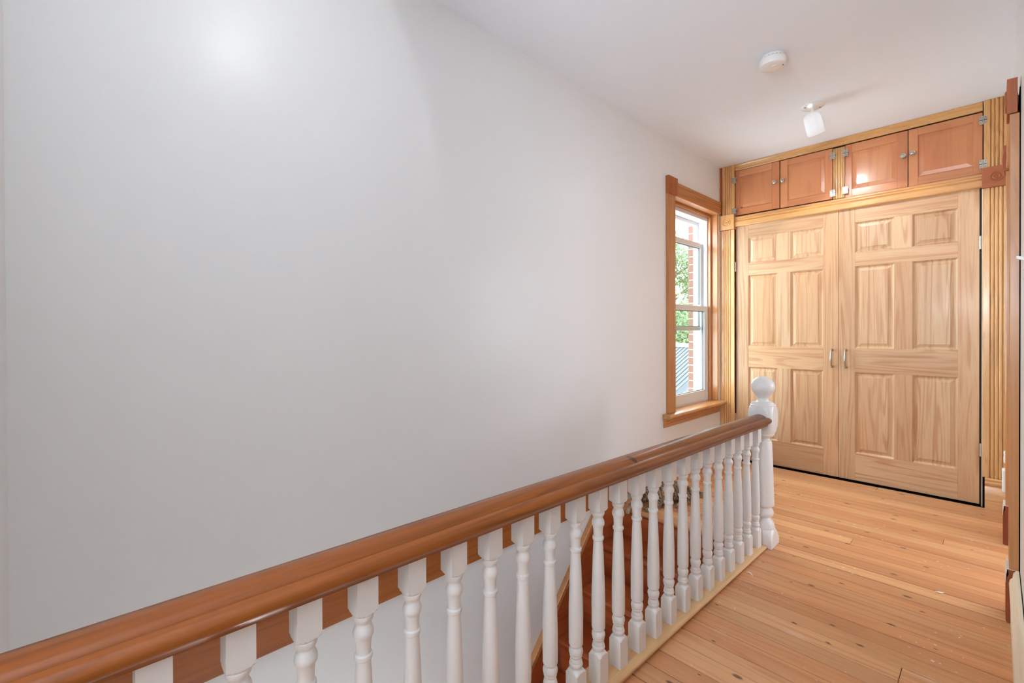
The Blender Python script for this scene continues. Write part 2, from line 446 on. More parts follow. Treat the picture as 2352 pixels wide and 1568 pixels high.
# ------------------------------------------------------------------ doorway on the right wall
dw = MB().box(XR-.0055, XR+.1, 2.700, 2.722, 0, 2.06).box(XR-.0055, XR+.1, 3.530, 3.552, 0, 2.06).box(XR-.0055, XR+.1, 2.700, 3.552, 2.0, 2.022).build('door_1', DOORW[2])
struct(dw, 'wooden doorway frame seen edge on at the right')
for y0, s in ((2.612, 0), (3.537, 1)):
    c = MB(); c.prism(reeds(.11, .0255, 3, .005, .5), lambda u, v, t: (XR-.0035-v, y0+u, t), .208, 1.962)
    c.build('casing', DOORW[2], dw)
    k = MB(); k.prism([(0, 0), (.030, 0), (.034, .006), (.034, .150), (.028, .158), (.031, .172), (.026, .186), (.028, .206), (0, .206)],
                      lambda u, v, t: (XR-.0035-u, t, v), y0-.002, y0+.114)
    k.build('plinth_block', RAWB[2], dw)
    MB().prism([(.0343, .155), (.0352, .155), (.0345, .178), (.0322, .2075), (.004, .2085), (.004, .2065), (.030, .2062), (.0332, .178)],
               lambda u, v, t: (XR-.0035-u, t, v), y0-.0025, y0+.113).build('paint_layer', WHITEP, dw)
    b = MB().box(XR-.0365, XR-.0085, y0-.004, y0+.126, 1.965, 2.098); bullseye(b, (XR-.0365, y0+.061, 2.031), (-1, 0, 0), .042)
    b.build('rosette_block', REDW[2], dw, bevel=.001)
MB().prism(reeds(.11, .024, 3, .005, .5), lambda u, v, t: (XR-.0045-v, t, 1.972+u), 2.738, 3.535).build('head_casing', DOORW[1], dw)
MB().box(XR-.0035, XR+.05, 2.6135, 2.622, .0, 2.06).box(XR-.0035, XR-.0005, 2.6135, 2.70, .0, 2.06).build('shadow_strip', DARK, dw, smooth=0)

# ------------------------------------------------------------------ window on the left wall
w1 = struct(MB().box(-1.895, -1.775, OY0+.005, 3.320, .51, 2.145).box(-1.895, -1.775, 4.095, 4.130, .51, 2.145).box(-1.895, -1.775, 3.320, 4.095, 2.105, 2.145)
            .box(-1.895, -1.775, 3.320, 4.095, .495, .515).box(-1.895, -1.855, 3.320, 3.335, .51, 2.105).box(-1.895, -1.855, 4.078, 4.095, .51, 2.105)
            .box(-1.895, -1.855, 3.335, 4.078, 2.075, 2.105).build('window_1', VINYL, bevel=.002), 'white double hung window with wooden casing at the wall end')


def sash(x0, x1, y0, y1, z0, z1, st, tr, brl, name, latch):
    o = MB().box(x0, x1, y0, y0+st, z0, z1).box(x0, x1, y1-st, y1, z0, z1).box(x0, x1, y0+st, y1-st, z0, z0+brl).box(x0, x1, y0+st, y1-st, z1-tr, z1).build(name, VINYL, w1, bevel=.002)
    xm = (x0+x1)/2; e = .004
    MB().box(xm-.002, xm+.002, y0+st-e, y1-st+e, z0+brl-e, z1-tr+e).build('glass_pane', GLASS, o, smooth=0)
    g = MB()
    for a in ((y0+st-.001, y0+st+.005, z0+brl, z1-tr), (y1-st-.005, y1-st+.001, z0+brl, z1-tr), (y0+st, y1-st, z1-tr-.005, z1-tr+.001), (y0+st, y1-st, z0+brl-.001, z0+brl+.005)):
        g.box(xm-.007, xm+.007, *a)
    g.build('gasket', GREYV, o, smooth=0)
    for yy in latch:
        MB().box(x0+.006, x1-.004, yy-.022, yy+.022, z1, z1+.007).box(x0+.008, x1-.008, yy-.010, yy+.006, z1+.007, z1+.013).build('tilt_latch', VINYL, o, bevel=.0015)
    return o


sash(-1.812, -1.778, 3.322, 4.093, .516, 1.347, .050, .046, .088, 'lower_sash', (3.42, 4.00))
sash(-1.850, -1.818, 3.322, 4.093, 1.130, 1.912, .036, .044, .036, 'upper_sash', ())
# wooden lining, stops, casing, rosette, stool, apron
MB().box(-1.775, XL, 4.130, OY1, .51, OZ1).build('side_jamb', WINW[2], w1, bevel=.001)
MB().box(-1.775, XL, OY0, 3.300, .51, 2.160).build('side_jamb', WINW[2], w1, bevel=.001)
MB().box(-1.775, XL, 3.300, 4.130, 2.160, OZ1).build('head_jamb', WINW[1], w1, bevel=.001)
MB().box(-1.775, -1.750, 4.106, 4.130, .51, 2.160).build('stop_bead', WINW[2], w1, bevel=.002)
MB().box(-1.775, -1.750, 3.300, 3.318, .51, 2.160).build('stop_bead', WINW[2], w1, bevel=.002)
MB().box(-1.775, -1.750, 3.318, 4.106, 2.136, 2.160).build('stop_bead', WINW[1], w1, bevel=.002)
MB().prism(reeds(.114, .020, 3, .005, .55), lambda u, v, t: (XL+v, 3.205+u, t), .512, 2.158).build('side_casing', WINW[2], w1)
MB().prism(reeds(.108, .020, 3, .005, .5), lambda u, v, t: (XL+v, t, 2.160+u), 3.346, 4.158).build('head_casing', WINW[1], w1)
b = MB().box(XL, XL+.026, 3.204, 3.346, 2.158, 2.294); bullseye(b, (XL+.026, 3.275, 2.226), (1, 0, 0), .040, .004)
b.build('rosette_block', REDW[2], w1, bevel=.0012)
st = [(0, 0), (.055, 0), (.064, .004), (.068, .012), (.068, .018), (.063, .027), (.054, .031), (0, .031)]
MB().prism(st, lambda u, v, t: (XL+u, t, .479+v), 3.150, 4.160).box(-1.80, XL, 3.300, 4.130, .482, .510).build('window_stool', WINW[1], w1)
ap = [(0, 0), (.010, 0), (.014, .004), (.014, .028), (.019, .034), (.019, .046), (.026, .054), (.026, .070), (0, .070)]
MB().prism(ap, lambda u, v, t: (XL+u, t, .409+v), 3.160, 4.140).build('window_apron', WINW[1], w1)
# brick reveal outside the window
for i in range(25):
    z0 = .46 + i*.0715
    MB().box(-1.962, -1.900, 4.118, 4.152, z0, z0+.060).build('brick', BRICK, wall_left, bevel=.003, smooth=0)
MB().box(-1.958, -1.899, 4.126, 4.151, .46, 2.2).build('mortar_joint', MORTAR, wall_left, smooth=0)

# ------------------------------------------------------------------ closet and overhead cabinet


def at(x, z, y):   # a point read on the door plane, moved to depth y along the sight line
    k = y/YD
    return x*k, H+(z-H)*k


YF = YD            # door face
CL = thing('built_in_closet', (-.82, 4.3, 0), 'tall pine closet with two six panel doors filling the hall end', 'closet')
OC = (-.82, 4.3, 0)
MB().box(-1.69, .06, 4.245, 4.26, 0, 2.05).box(-1.585, -1.572, 4.215, 4.25, 0, 2.05).box(-.068, -.060, 4.212, 4.25, 0, 2.05).build('gap_shade_panel', DARK, CL, OC, smooth=0)  # black sheets paint the shade seen in the gaps round the doors


def raised_panel(x0, x1, z0, z1, y, rec=.011, stick=.011, flat=.007, slope=.017, up=.007, step=.0022):
    """panel set in an opening: moulded edge, flat, sloping field edge, raised field (faces -y)"""
    rings = [(0, 0), (.003, -.0035), (stick, -rec), (stick+flat, -rec), (stick+flat+slope, -rec+up-step), (stick+flat+slope+.001, -rec+up)]
    mb = MB(); vs = []; fs = []
    for d, h in rings:
        vs += [(x0+d, y-h, z0+d), (x1-d, y-h, z0+d), (x1-d, y-h, z1-d), (x0+d, y-h, z1-d)]
    for i in range(len(rings)-1):
        for k in range(4):
            fs.append((i*4+k, i*4+(k+1) % 4, (i+1)*4+(k+1) % 4, (i+1)*4+k))
    n = (len(rings)-1)*4; fs.append((n, n+1, n+2, n+3))
    vs += [(x0, y+.03, z0), (x1, y+.03, z0), (x1, y+.03, z1), (x0, y+.03, z1)]; b = len(vs)-4
    for k in range(4): fs.append((b+k, b+(k+1) % 4, (k+1) % 4, k))
    fs.append((b+3, b+2, b+1, b))
    return mb.add(vs, fs)


def closet_door(x0, x1, px, hinge_x, pull_x, lab):
    a0, a1, b0, b1 = px
    yb = YF+.033
    zt, zb = 2.0425, .0085
    rows = ((1.709, 1.932), (.996, 1.606), (.211, .817))
    d = MB().box(x0, a0, YF, yb, zb, zt).build('closet_door', PINE[2], CL, OC, bevel=.0012)
    d['label'] = lab
    MB().box(b1, x1, YF, yb, zb, zt).build('stile', PINE[2], d, OC, bevel=.0012)
    for z0, z1 in ((zb, .211), (.817, .996), (1.606, 1.709), (1.932, zt)):
        MB().box(a0, b1, YF+.0002, yb, z0, z1).build('rail', PINE[0], d, OC, bevel=.0008)
    for z0, z1 in rows:
        MB().box(a1, b0, YF+.0003, yb, z0, z1).build('mullion', PINE[2], d, OC, bevel=.0006)
        for p0, p1 in ((a0, a1), (b0, b1)):
            raised_panel(p0, p1, z0, z1, YF+.0004).build('panel', PINE[2], d, OC, smooth=0)
    # pull handle: two feet, bowed grip
    hz0, hz1 = .852, .980
    xx, _ = at(pull_x, 1, YF-.012)
    mb = MB()
    for zz in (hz0, hz1):
        mb.lathe([(.0095, -.002), (.0095, .003), (.007, .006), (.0055, .010), (.006, .016), (.004, .021), (.001, .023)], (xx, YF, zz), 14, (0, -1, 0))
    pts = []; rr = []
    for i in range(13):
        t = i/12; pts.append((xx, YF-.016-.018*math.sin(math.pi*t)**.8, hz0+(hz1-hz0)*t)); rr.append(.0038+.0042*math.sin(math.pi*t)**1.5)
    mb.tube(pts, rr, 12).build('pull_handle', PEWTER, d, OC, smooth=50)
    for zz in (1.690, .360):
        hx = hinge_x
        mb = MB().lathe([(.0058, -.042), (.0058, -.0145)], (hx, YF-.004, zz), 12).lathe([(.0058, -.0140), (.0058, .0140)], (hx, YF-.004, zz), 12).lathe([(.0058, .0145), (.0058, .042)], (hx, YF-.004, zz), 12)
        mb.box(hx-.003, hx+.003, YF-.001, YF+.012, zz-.041, zz+.041).build('hinge', STEEL, d, OC)
    return d


closet_door(-1.5710, -.8225, (-1.468, -1.242, -1.147, -.921), -1.5745, -.8675, 'left six panel pine door, partly behind the newel post')
closet_door(-.8205, -.0705, (-.720, -.494, -.397, -.170), -.0665, -.779, 'right six panel pine door, seen whole')

# pilasters: fluted casing below, rosette, fluted casing above
yp = 4.168
xL0, xL1 = XL+.002, at(-1.586, 1, 4.182)[0]
MB().prism(reeds(xL1-xL0, .052, 3, .008, .46), lambda u, v, t: (xL0+u, 4.235-v, t), .0, 2.016).build('pilaster', TRIM[2], CL, OC)
MB().box(xL1, -1.5765, 4.196, 4.24, 0, 2.04).build('jamb_edge', WINW[2], CL, OC, bevel=.001)
xR0, xR1 = at(-.056, 1, 4.182)[0], XR-.001
MB().prism(reeds(xR1-xR0, .052, 3, .008, .46), lambda u, v, t: (xR0+u, 4.235-v, t), .195, 2.026).build('pilaster', TRIM[2], CL, OC)
MB().box(-.0600, xR0, 4.190, 4.24, 0, 2.04).build('jamb_edge', CREAM[2], CL, OC, bevel=.001)
pl = [(0, 0), (.020, 0), (.020, .138), (.016, .146), (.026, .156), (.027, .166), (.020, .176), (.022, .186), (.012, .194), (0, .194)]
MB().prism(pl, lambda u, v, t: (t, 4.182-u, v), -.0455, XR-.002).build('plinth', TRIM[0], CL, OC)
zz0, zz1 = at(0, 2.028, yp)[1], at(0, 2.160, yp)[1]
b = MB().box(XL+.002, at(-1.588, 1, yp)[0], yp, 4.235, zz0, zz1); bullseye(b, (at(-1.654, 1, yp)[0], yp, at(0, 2.091, yp)[1]), (0, -1, 0), .034, .008)
b.build('rosette_block', TRIM[2], CL, OC, bevel=.0012)
zz0, zz1 = at(0, 2.036, yp)[1], at(0, 2.165, yp)[1]
b = MB().box(at(-.0605, 1, yp)[0], XR-.001, yp, 4.235, zz0, zz1); bullseye(b, (at(.005, 1, yp)[0], yp, at(0, 2.100, yp)[1]), (0, -1, 0), .033, .006)
b.build('rosette_block', REDW[0], CL, OC, bevel=.0012).__setitem__('label', 'reddish rosette block')
# header moulding between the doors and the overhead doors
hd = [(0, 0), (.034, .0), (.040, .006), (.040, .040), (.036, .044), (.030, .050), (.034, .054), (.034, .064), (.028, .068), (.031, .072), (.031, .080), (.022, .084), (.022, .088), (0, .088)]
zh = at(0, 2.0455, 4.18)[1]
MB().prism(hd, lambda u, v, t: (t, 4.222-u, zh+v), -1.583*.996, -.0605*.993).build('header_moulding', TRIM[0], CL, OC)

OV = thing('overhead_cabinet', (-.82, 4.3, 2.13), 'row of four small reddish cabinet doors under the ceiling, above the closet', 'cabinet')
OO = (-.82, 4.3, 2.13)
MB().box(-1.69, .06, 4.25, 4.262, 2.14, 2.58).build('gap_shade_panel', DARK, OV, OO, smooth=0)  # black sheet paints the shade in the gaps between cabinet doors
MB().prism(reeds(at(-1.583, 1, 4.19)[0]-at(-1.690, 1, 4.19)[0], .046, 3, .007, .46), lambda u, v, t: (at(-1.690, 1, 4.19)[0]+u, 4.235-v, t), 2.150, ZC-.002).build('pilaster', TRIM[2], OV, OO)
MB().box(XL+.0005, at(-1.6915, 1, 4.19)[0], 4.180, 4.24, 2.17, ZC-.006).build('scribe_strip', REDW[2], OV, OO, smooth=0)
MB().prism(reeds(XR-.001-at(-.053, 1, 4.19)[0], .050, 3, .008, .46), lambda u, v, t: (at(-.053, 1, 4.19)[0]+u, 4.235-v, t), 2.157, ZC-.002).build('pilaster', TRIM[2], OV, OO)
cr = [(0, 0), (.018, 0), (.022, .004), (.022, .024), (.027, .028), (.027, .034), (.036, .044), (.036, .052), (0, .052)]
MB().prism(cr, lambda u, v, t: (t, 4.228-u, ZC-.0535+v), -1.5745, at(-.0575, 1, 4.2)[0]).build('crown_moulding', TRIM[0], OV, OO)
MB().prism(reeds(.072, .028, 3, .005, .7), lambda u, v, t: (at(-.8565, 1, 4.2)[0]+u, 4.232-v, t), 2.132, 2.516).build('mullion', TRIM[2], OV, OO)
YC = 4.208


def cab_door(x0, x1, z0, z1, p, knob, hx, hz, lab):
    o = MB().box(x0, p[0], YC, YC+.022, z0, z1).build('cabinet_door', CABP[2], OV, OO, bevel=.001)
    o['label'] = lab
    MB().box(p[1], x1, YC, YC+.022, z0, z1).build('stile', CABP[2], o, OO, bevel=.001)
    MB().box(p[0], p[1], YC+.0002, YC+.022, z0, p[2]).build('rail', CABP[0], o, OO, bevel=.0008)
    MB().box(p[0], p[1], YC+.0002, YC+.022, p[3], z1).build('rail', CABP[0], o, OO, bevel=.0008)
    raised_panel(p[0], p[1], p[2], p[3], YC+.0003, rec=.007, stick=.002, flat=.002, slope=.024, up=.0040, step=.0006).build('panel', CABP[2], o, OO, smooth=0)
    kx, kz = at(knob[0], knob[1], YC-.022)
    mb = MB().lathe([(.007, -.001), (.0065, .004), (.005, .010), (.0065, .014), (.0155, .017), (.0165, .020), (.0165, .0225), (.0150, .0245), (.0120, .0235), (.0105, .0245), (.006, .0275), (.0005, .0285)],
                    (kx, YC, kz), 22, (0, -1, 0))
    mb.build('knob', PEWTER, o, OO, smooth=50)
    for z in hz:
        mb = MB()
        for s in (-1, 1):
            mb.box(hx+s*.0035, hx+s*.0175, YC-.0235, YC-.0215, z-.026, z+.026)
            mb.box(hx+s*.0035, hx+s*.0175, YC-.0235, YC-.0020, z-.003, z+.003)
        mb.lathe([(.0038, -.027), (.0038, .027)], (hx, YC-.022, z), 10)
        h = mb.build('hinge', PEWTER, o, OO, bevel=.0006)
        s_ = MB()
        for s in (-1, 1):
            for dz in (-.017, 0, .017):
                s_.lathe([(.0028, 0), (.0028, .0007), (.001, .001)], (hx+s*.011, YC-.0236, z+dz), 8, (0, -1, 0))
        # screws belong to the hinge: dark slotted heads
        h.data.materials.append(GREYV)
        bm = bmesh.new(); bm.from_mesh(h.data); nf = len(bm.faces)
        vv = [bm.verts.new(Vector(p) - Vector(OO)) for p in s_.v]
        for f in s_.f:
            ff = bm.faces.new([vv[i] for i in f]); ff.material_index = 1
        bm.to_mesh(h.data); bm.free()


yh = YC-.022
hh = lambda x, z: at(x, z, yh)
cab_door(-1.5705, -1.2255, 2.1395, 2.5265, (-1.538, -1.281, 2.194, 2.477), (-1.265, 2.362), hh(-1.586, 2.46)[0], (hh(0, 2.452)[1], hh(0, 2.182)[1]), 'small cabinet door furthest left')
cab_door(-1.2185, -.8590, 2.1370, 2.5230, (-1.167, -.908, 2.190, 2.476), (-1.205, 2.360), hh(-.860, 2.46)[0], (hh(0, 2.469)[1], hh(0, 2.181)[1]), 'second cabinet door from the left')
cab_door(-.7800, -.4220, 2.1300, 2.5210, (-.740, -.478, 2.184, 2.462), (-.447, 2.352), hh(-.780, 2.46)[0], (hh(0, 2.467)[1], hh(0, 2.187)[1]), 'third cabinet door from the left, catching the lamp glare')
cab_door(-.4175, -.0575, 2.1300, 2.5205, (-.368, -.099, 2.186, 2.472), (-.398, 2.358), hh(-.055, 2.46)[0], (hh(0, 2.471)[1], hh(0, 2.191)[1]), 'cabinet door furthest right')

# ------------------------------------------------------------------ stair railing
RL = thing('stair_railing', (-.855, 2.64, 0), 'white turned baluster railing with brown handrail beside the stairwell', 'railing')
RO = (-.855, 2.64, 0)
SL = -.0155
zr = lambda y: SL*y - .0045*max(0.0, .75-y)
rp = [(-.061, .704), (-.057, .712), (-.050, .7165), (-.040, .7165), (-.036, .7195), (-.028, .7240), (-.014, .7305), (0, .7340), (.014, .7325), (.027, .7280), (.0350, .7230), (.0368, .7165), (.0382, .7165), (.040, .7205),
      (.050, .7190), (.057, .7155), (.0605, .708), (.060, .699), (.054, .6905), (.046, .686), (.043, .678), (-.043, .678), (-.046, .686), (-.055, .691), (-.0605, .697)]
hr = MB()
ys = [YB+.002, .3, .8, 1.3, 1.8, 2.3, 2.62]
n = len(rp); vs = [(-.855+u, yy, v+zr(yy)) for yy in ys for u, v in rp]
fs = [(i*n+k, i*n+(k+1) % n, (i+1)*n+(k+1) % n, (i+1)*n+k) for i in range(len(ys)-1) for k in range(n)] + [tuple(range(n-1, -1, -1)), tuple(range((len(ys)-1)*n, len(ys)*n))]
hr.add(vs, fs).build('handrail', RAILW[1], RL, RO, smooth=45)
# base rail with a rounded nosing
zt = lambda y: .0565 + SL*y
nb = []
for k in range(9):
    a = -math.pi/2 + math.pi*k/8
    nb.append((-.8245+.0125*math.cos(a), .5+.5*math.sin(a)))
prb = [(-.915, 0)] + nb + [(-.915, 1.0)]
mb = MB(); vs = []
for yy in (YB+.002, 2.60): vs += [(u, yy, max(.0, zt(yy)-.026) + v*(zt(yy)-max(.0, zt(yy)-.026))) for u, v in prb]
n = len(prb); mb.add(vs, [(k, (k+1) % n, n+(k+1) % n, n+k) for k in range(n)] + [tuple(range(n-1, -1, -1)), tuple(range(n, 2*n))])
mb.box(-.915, -.826, YB+.002, 2.3, -.0, .012)
mb.build('base_rail', NOSE, RL, RO, smooth=40)
# newel post
nw = [(.0, .0), (.09, .0), (.09, .030), (.082, .040), (.072, .062), (.062, .078), (.0555, .088), (.0555, .098), (.0535, .102), (.052, .112), (.046, .126), (.0335, .136), (.0310, .142), (.0335, .147), (.046, .152), (.0500, .163), (.0500, .172),
      (.046, .184), (.037, .191), (.0365, .196), (.042, .203), (.0515, .207), (.0530, .213), (.0525, .235), (.048, .39), (.0430, .535), (.0395, .548), (.032, .553), (.0315, .560), (.036, .566), (.047, .572), (.054, .582), (.0545, .590), (.0585, .596), (.062, .606),
      (.072, .628), (.0765, .655), (.0765, .685), (.073, .708), (.066, .726), (.0625, .731), (.0625, .737), (.0575, .740), (.0570, .745), (.0520, .747), (.051, .751), (.036, .754), (.029, .759), (.0265, .766), (.0265, .774), (.029, .780)]
for k in range(1, 13):
    a = -math.pi/2*.62 + (math.pi/2*1.62)*k/12
    nw.append((max(.0004, .0575*math.cos(a)), .8345+.0555*math.sin(a)))
MB().lathe(nw, (-.853, 2.655, 0), 64, clamp=.0595, phase=math.pi/4).build('newel_post', WHITEP, RL, RO, smooth=30)
# balusters
HB = .6225
bp = [(.0, .0), (.0335, .0), (.0335, .0855), (.0300, .0895), (.0258, .0925), (.0222, .0950), (.0178, .0985), (.0165, .1010), (.0170, .1045), (.0193, .1080), (.0200, .1130), (.0192, .1170), (.0178, .1190), (.0182, .1205), (.0172, .1260), (.0160, .1290), (.0150, .1315), (.0156, .1330),
      (.0180, .1360), (.0186, .1395), (.0180, .1410), (.0196, .1445), (.0206, .1500), (.0200, .1560), (.0178, .1605), (.0158, .1630), (.0156, .1650), (.0175, .1675), (.0198, .1700), (.0206, .1740), (.0208, .2480), (.0203, .29), (.0182, .3550), (.0158, .4150), (.0140, .4420), (.0140, .4450), (.0168, .4475), (.0178, .4515), (.0172, .4560), (.0146, .4590),
      (.0142, .4650), (.0148, .4800), (.0162, .4880), (.0165, .4900), (.0190, .4935), (.0198, .4990), (.0190, .5050), (.0165, .5110), (.0142, .5160), (.0140, .5180), (.0158, .5195), (.0160, .5215), (.0180, .5240), (.0194, .5290), (.0194, .5330), (.0184, .5345), (.0184, .5375), (.0225, .5390), (.0265, .5402), (.0335, .5430), (.0335, HB)]
bcent = [2.545, 2.423, 2.309, 2.197, 2.084, 1.970, 1.855, 1.744, 1.629, 1.515, 1.404, 1.290, 1.179, 1.067, .953, .847, .734, .624, .514, .404, .295, .188, .077, -.034]
b0 = MB().lathe([(r*1.02 if r < .03 else r, t) for r, t in bp], (0, 0, 0), 24, clamp=.0215, phase=math.pi/4).build('baluster', WHITEP, RL, (0, 0, 0), smooth=28)
for i, yc in enumerate(bcent):
    o = b0 if i == 0 else b0.copy()
    if i: COL.objects.link(o); o.parent = RL
    o.location = Vector((-.8545, yc, zt(yc)-.0005)) - Vector(RO)
    o.rotation_euler.z = random.choice((0, math.pi/2, math.pi, -math.pi/2)) + R(random.uniform(-1.0, 1.0))

# ------------------------------------------------------------------ staircase
SC = thing('staircase', (-1.3, 2.56, 0), 'steep red brown wooden stairs descending behind the balusters', 'stairs')
SO = (-1.3, 2.56, 0)
rise, run = .192, .2075
nosep = [(0, 0), (0, -.030), (.25, -.030), (.25, 0)]
xa, xb = XL+.024, -.935
for i in range(12):
    yn, zn = 2.553-run*i, -rise*i
    w = .066 if i == 0 else .27
    pr = [(.012, -.032), (.004, -.028), (0, -.017), (.003, -.006), (.010, -.001), (.02, 0), (w, 0), (w, -.032)]
    MB().prism(pr, lambda u, v, t: (t, yn+u, zn+v), xa if i else XL+.024, xb).build('tread', STAIR[0] if i else FLOOR, SC, SO)
    MB().box(xa, xb, yn+.026, yn+.044, zn-rise, zn-.030).prism([(0, 0), (.014, 0), (.010, -.010), (.002, -.016), (0, -.016)], lambda u, v, t: (t, yn+.026-u, zn-.032+v), xa, xb).build('riser', STAIR[0], SC, SO)
# skirt board on the wall with a moulded cap
top = lambda yy: 1.13*(yy-2.262)
yl = YB+.001
poly = [(yl, top(yl)-.03), (2.262+.04, .0525), (2.30, .0525), (2.62, .0525), (2.62, -.30), (yl, top(yl)-.75)]
MB().prism([(a, b-.03) if k in (1,) else (a, b) for k, (a, b) in enumerate(poly)], lambda u, v, t: (t, u, v), XL+.0005, XL+.021).build('skirt_board', STAIR[1], SC, SO)
dd = Vector((1, 1.13)).normalized(); nn = Vector((-dd.y, dd.x))
cp = [(0, -.040), (.022, -.040), (.026, -.034), (.026, -.020), (.030, -.016), (.030, -.004), (.024, .0), (0, .0)]
MB().prism(cp, lambda u, v, t: (XL+.0005+u, t, top(t)+v*1.51), yl, 2.306).build('skirt_cap', WINW[1], SC, SO)

# ------------------------------------------------------------------ ceiling things
sd = thing('smoke_detector', (-.815, 2.690, ZC), 'round white smoke detector on the ceiling', 'smoke detector')
so = (-.815, 2.690, ZC)
MB().lathe([(.056, 0), (.056, -.010), (.052, -.0125), (.052, -.016)], so, 40).build('base_plate', PLASTIC, sd, so)
MB().lathe([(.0635, -.016), (.0655, -.020), (.0650, -.040), (.0610, -.050), (.054, -.0535), (.030, -.0550), (.001, -.0555)], so, 48).build('body', PLASTIC, sd, so)
mb = MB()
for k in range(20):
    a = 2*math.pi*k/20
    mb.box(so[0]+.0575*math.cos(a)-.003, so[0]+.0575*math.cos(a)+.003, so[1]+.0575*math.sin(a)-.003, so[1]+.0575*math.sin(a)+.003, ZC-.0165, ZC-.0125)
mb.build('vent', GREYV, sd, so, smooth=0)
MB().lathe([(.010, -.0540), (.010, -.0568), (.008, -.0575), (.0005, -.0575)], (so[0]+.012, so[1]-.010, ZC), 20, sx=1.5).build('test_button', PLASTIC, sd, so)
MB().lathe([(.0035, -.0535), (.0035, -.0555), (.0005, -.056)], (so[0]+.046, so[1]+.012, ZC), 10).build('indicator_lens', GREYV, sd, so)


def spotlight(x, y, ax, power, lab, bulb, cone=124):
    o = (x, y, ZC); a = Vector(ax).normalized()
    t = thing('ceiling_spotlight', o, lab, 'ceiling light')
    MB().lathe([(.0655, 0), (.0655, -.003), (.062, -.006), (.030, -.0095), (.012, -.012), (.0005, -.012)], o, 40).build('canopy', METALW, t, o)
    for s in (-1, 1):
        MB().lathe([(.0045, -.004), (.0045, -.010), (.0005, -.0115)], (x+.035*s, y+.030*s, ZC), 10).build('screw', GREYV, t, o)
    MB().lathe([(.0085, -.010), (.0085, -.030), (.0070, -.032), (.0070, -.036), (.0095, -.038), (.0095, -.050), (.006, -.054)], o, 16).build('stem', METALW, t, o)
    p0 = Vector(o) + Vector((0, 0, -.048))
    # shade: bullet cup, double walled, open along the axis
    perp = Vector((0, 0, -1)) - a*a.dot(Vector((0, 0, -1))); perp.normalize()
    base = p0 + perp*.018 - a*.012
    out = [(.004, .0), (.020, .001), (.034, .006), (.044, .016), (.049, .032), (.0505, .055), (.0505, .142)]
    inn = [(.0490, .142), (.0490, .055), (.046, .034), (.040, .020), (.028, .011), (.012, .006), (.004, .005)]
    MB().lathe(out+inn, base, 40, a, caps=False).build('shade', SHADE, t, o, smooth=50)
    MB().lathe([(.012, -.004), (.012, .004), (.008, .006)], base+a*.006+perp*(-.028), 14, a).build('swivel_knob', STEEL, t, o)
    bc = base + a*.100
    MB().lathe([(.012, -.060), (.014, -.045), (.016, -.035), (.026, -.012), (.030, .004), (.028, .018), (.018, .029), (.0005, .033)], bc, 24, a).build('bulb', bulb, t, o, smooth=60)
    light('spot_lamp_light', 'SPOT', base+a*.136, power, .028, direction=a, color=WHITE, spot_size=R(cone), spot_blend=.05)
    return t


spotlight(-.817, 3.470, (.12, .45, -.88), 20, 'white swivel spotlight on the ceiling before the closet, lit', BULB, 92)
spotlight(-.830, .580, (-.795, -.469, -.387), 5.8, 'second white spotlight on the ceiling above the stairwell', BULB2, 127)

# ------------------------------------------------------------------ right wall fittings
sw = thing('light_switch', (XR, 2.155, 1.352), 'white toggle light switch at the right edge', 'light switch')
wo = (XR, 2.155, 1.352)
MB().box(XR-.0055, XR, 2.120, 2.190, 1.294, 1.410).build('switch_plate', PLASTIC, sw, wo, bevel=.002, seg=2)
MB().prism([(.004, -.006), (.004, .006), (.020, .0105), (.0215, .009), (.0205, .001)], lambda u, v, t: (XR-u, t, 1.357+v), 2.150, 2.160).build('toggle', PLASTIC, sw, wo, bevel=.001)
for dz in (-.030, .030):
    MB().lathe([(.0035, .0045), (.0035, .006), (.001, .0065)], (XR, 2.155, 1.352+dz), 12, (-1, 0, 0)).build('screw', STEEL, sw, wo)


def plug(y0, y1, z0, z1, d, lab, name):
    t = thing(name, (XR, (y0+y1)/2, z0), lab, 'plug'); o = (XR, (y0+y1)/2, z0)
    MB().box(XR-d, XR-.006, y0, y1, z0, z1).build('body', PLASTIC, t, o, bevel=.010, seg=4)
    MB().box(XR-.006, XR-.0005, y0-.008, y1+.008, z0-.006, z1+.006).build('wall_plate', PLASTIC, t, o, bevel=.002)
    ym = (y0+y1)/2
    for s in (-1, 1): MB().box(XR-d-.0012, XR-d+.001, ym+s*.009-.001, ym+s*.009+.001, z0+(z1-z0)*.55, z0+(z1-z0)*.75).build('slot', GREYV, t, o, smooth=0)


plug(3.745, 3.805, .222, .352, .040, 'larger white plug-in unit low on the right wall by the doorway', 'plug_adapter')
plug(3.745, 3.805, .384, .450, .034, 'smaller white plug-in unit just above the larger one', 'plug_adapter')

# ------------------------------------------------------------------ paint scraps on the floor


def scrap(pts, w, lab):
    vs = []; fs = []
    for i, (x, y, z) in enumerate(pts):
        t = i/(len(pts)-1); ww = w*math.sin(math.pi*(.12+.80*t))
        vs += [(x, y-ww, z), (x, y+ww, z), (x, y+ww, z+.0015), (x, y-ww, z+.0015)]
    for i in range(len(pts)-1):
        for k in range(4): fs.append((i*4+k, i*4+(k+1) % 4, (i+1)*4+(k+1) % 4, (i+1)*4+k))
    fs += [(3, 2, 1, 0), tuple(len(vs)-4+k for k in range(4))]
    o = MB().add(vs, fs).build('paint_scrap', PLASTIC, None, pts[0])
    return tag(o, lab, 'scrap')


scrap([(-.800, 2.272, .001), (-.794, 2.270, .004), (-.785, 2.266, .006), (-.775, 2.260, .004), (-.767, 2.253, .001)], .0034, 'thin white curled scrap on the floor beside the base rail')
scrap([(-.178, 2.684, .001), (-.168, 2.690, .003), (-.158, 2.693, .002), (-.150, 2.706, .001)], .005, 'tiny white scrap on the floor near the doorway')

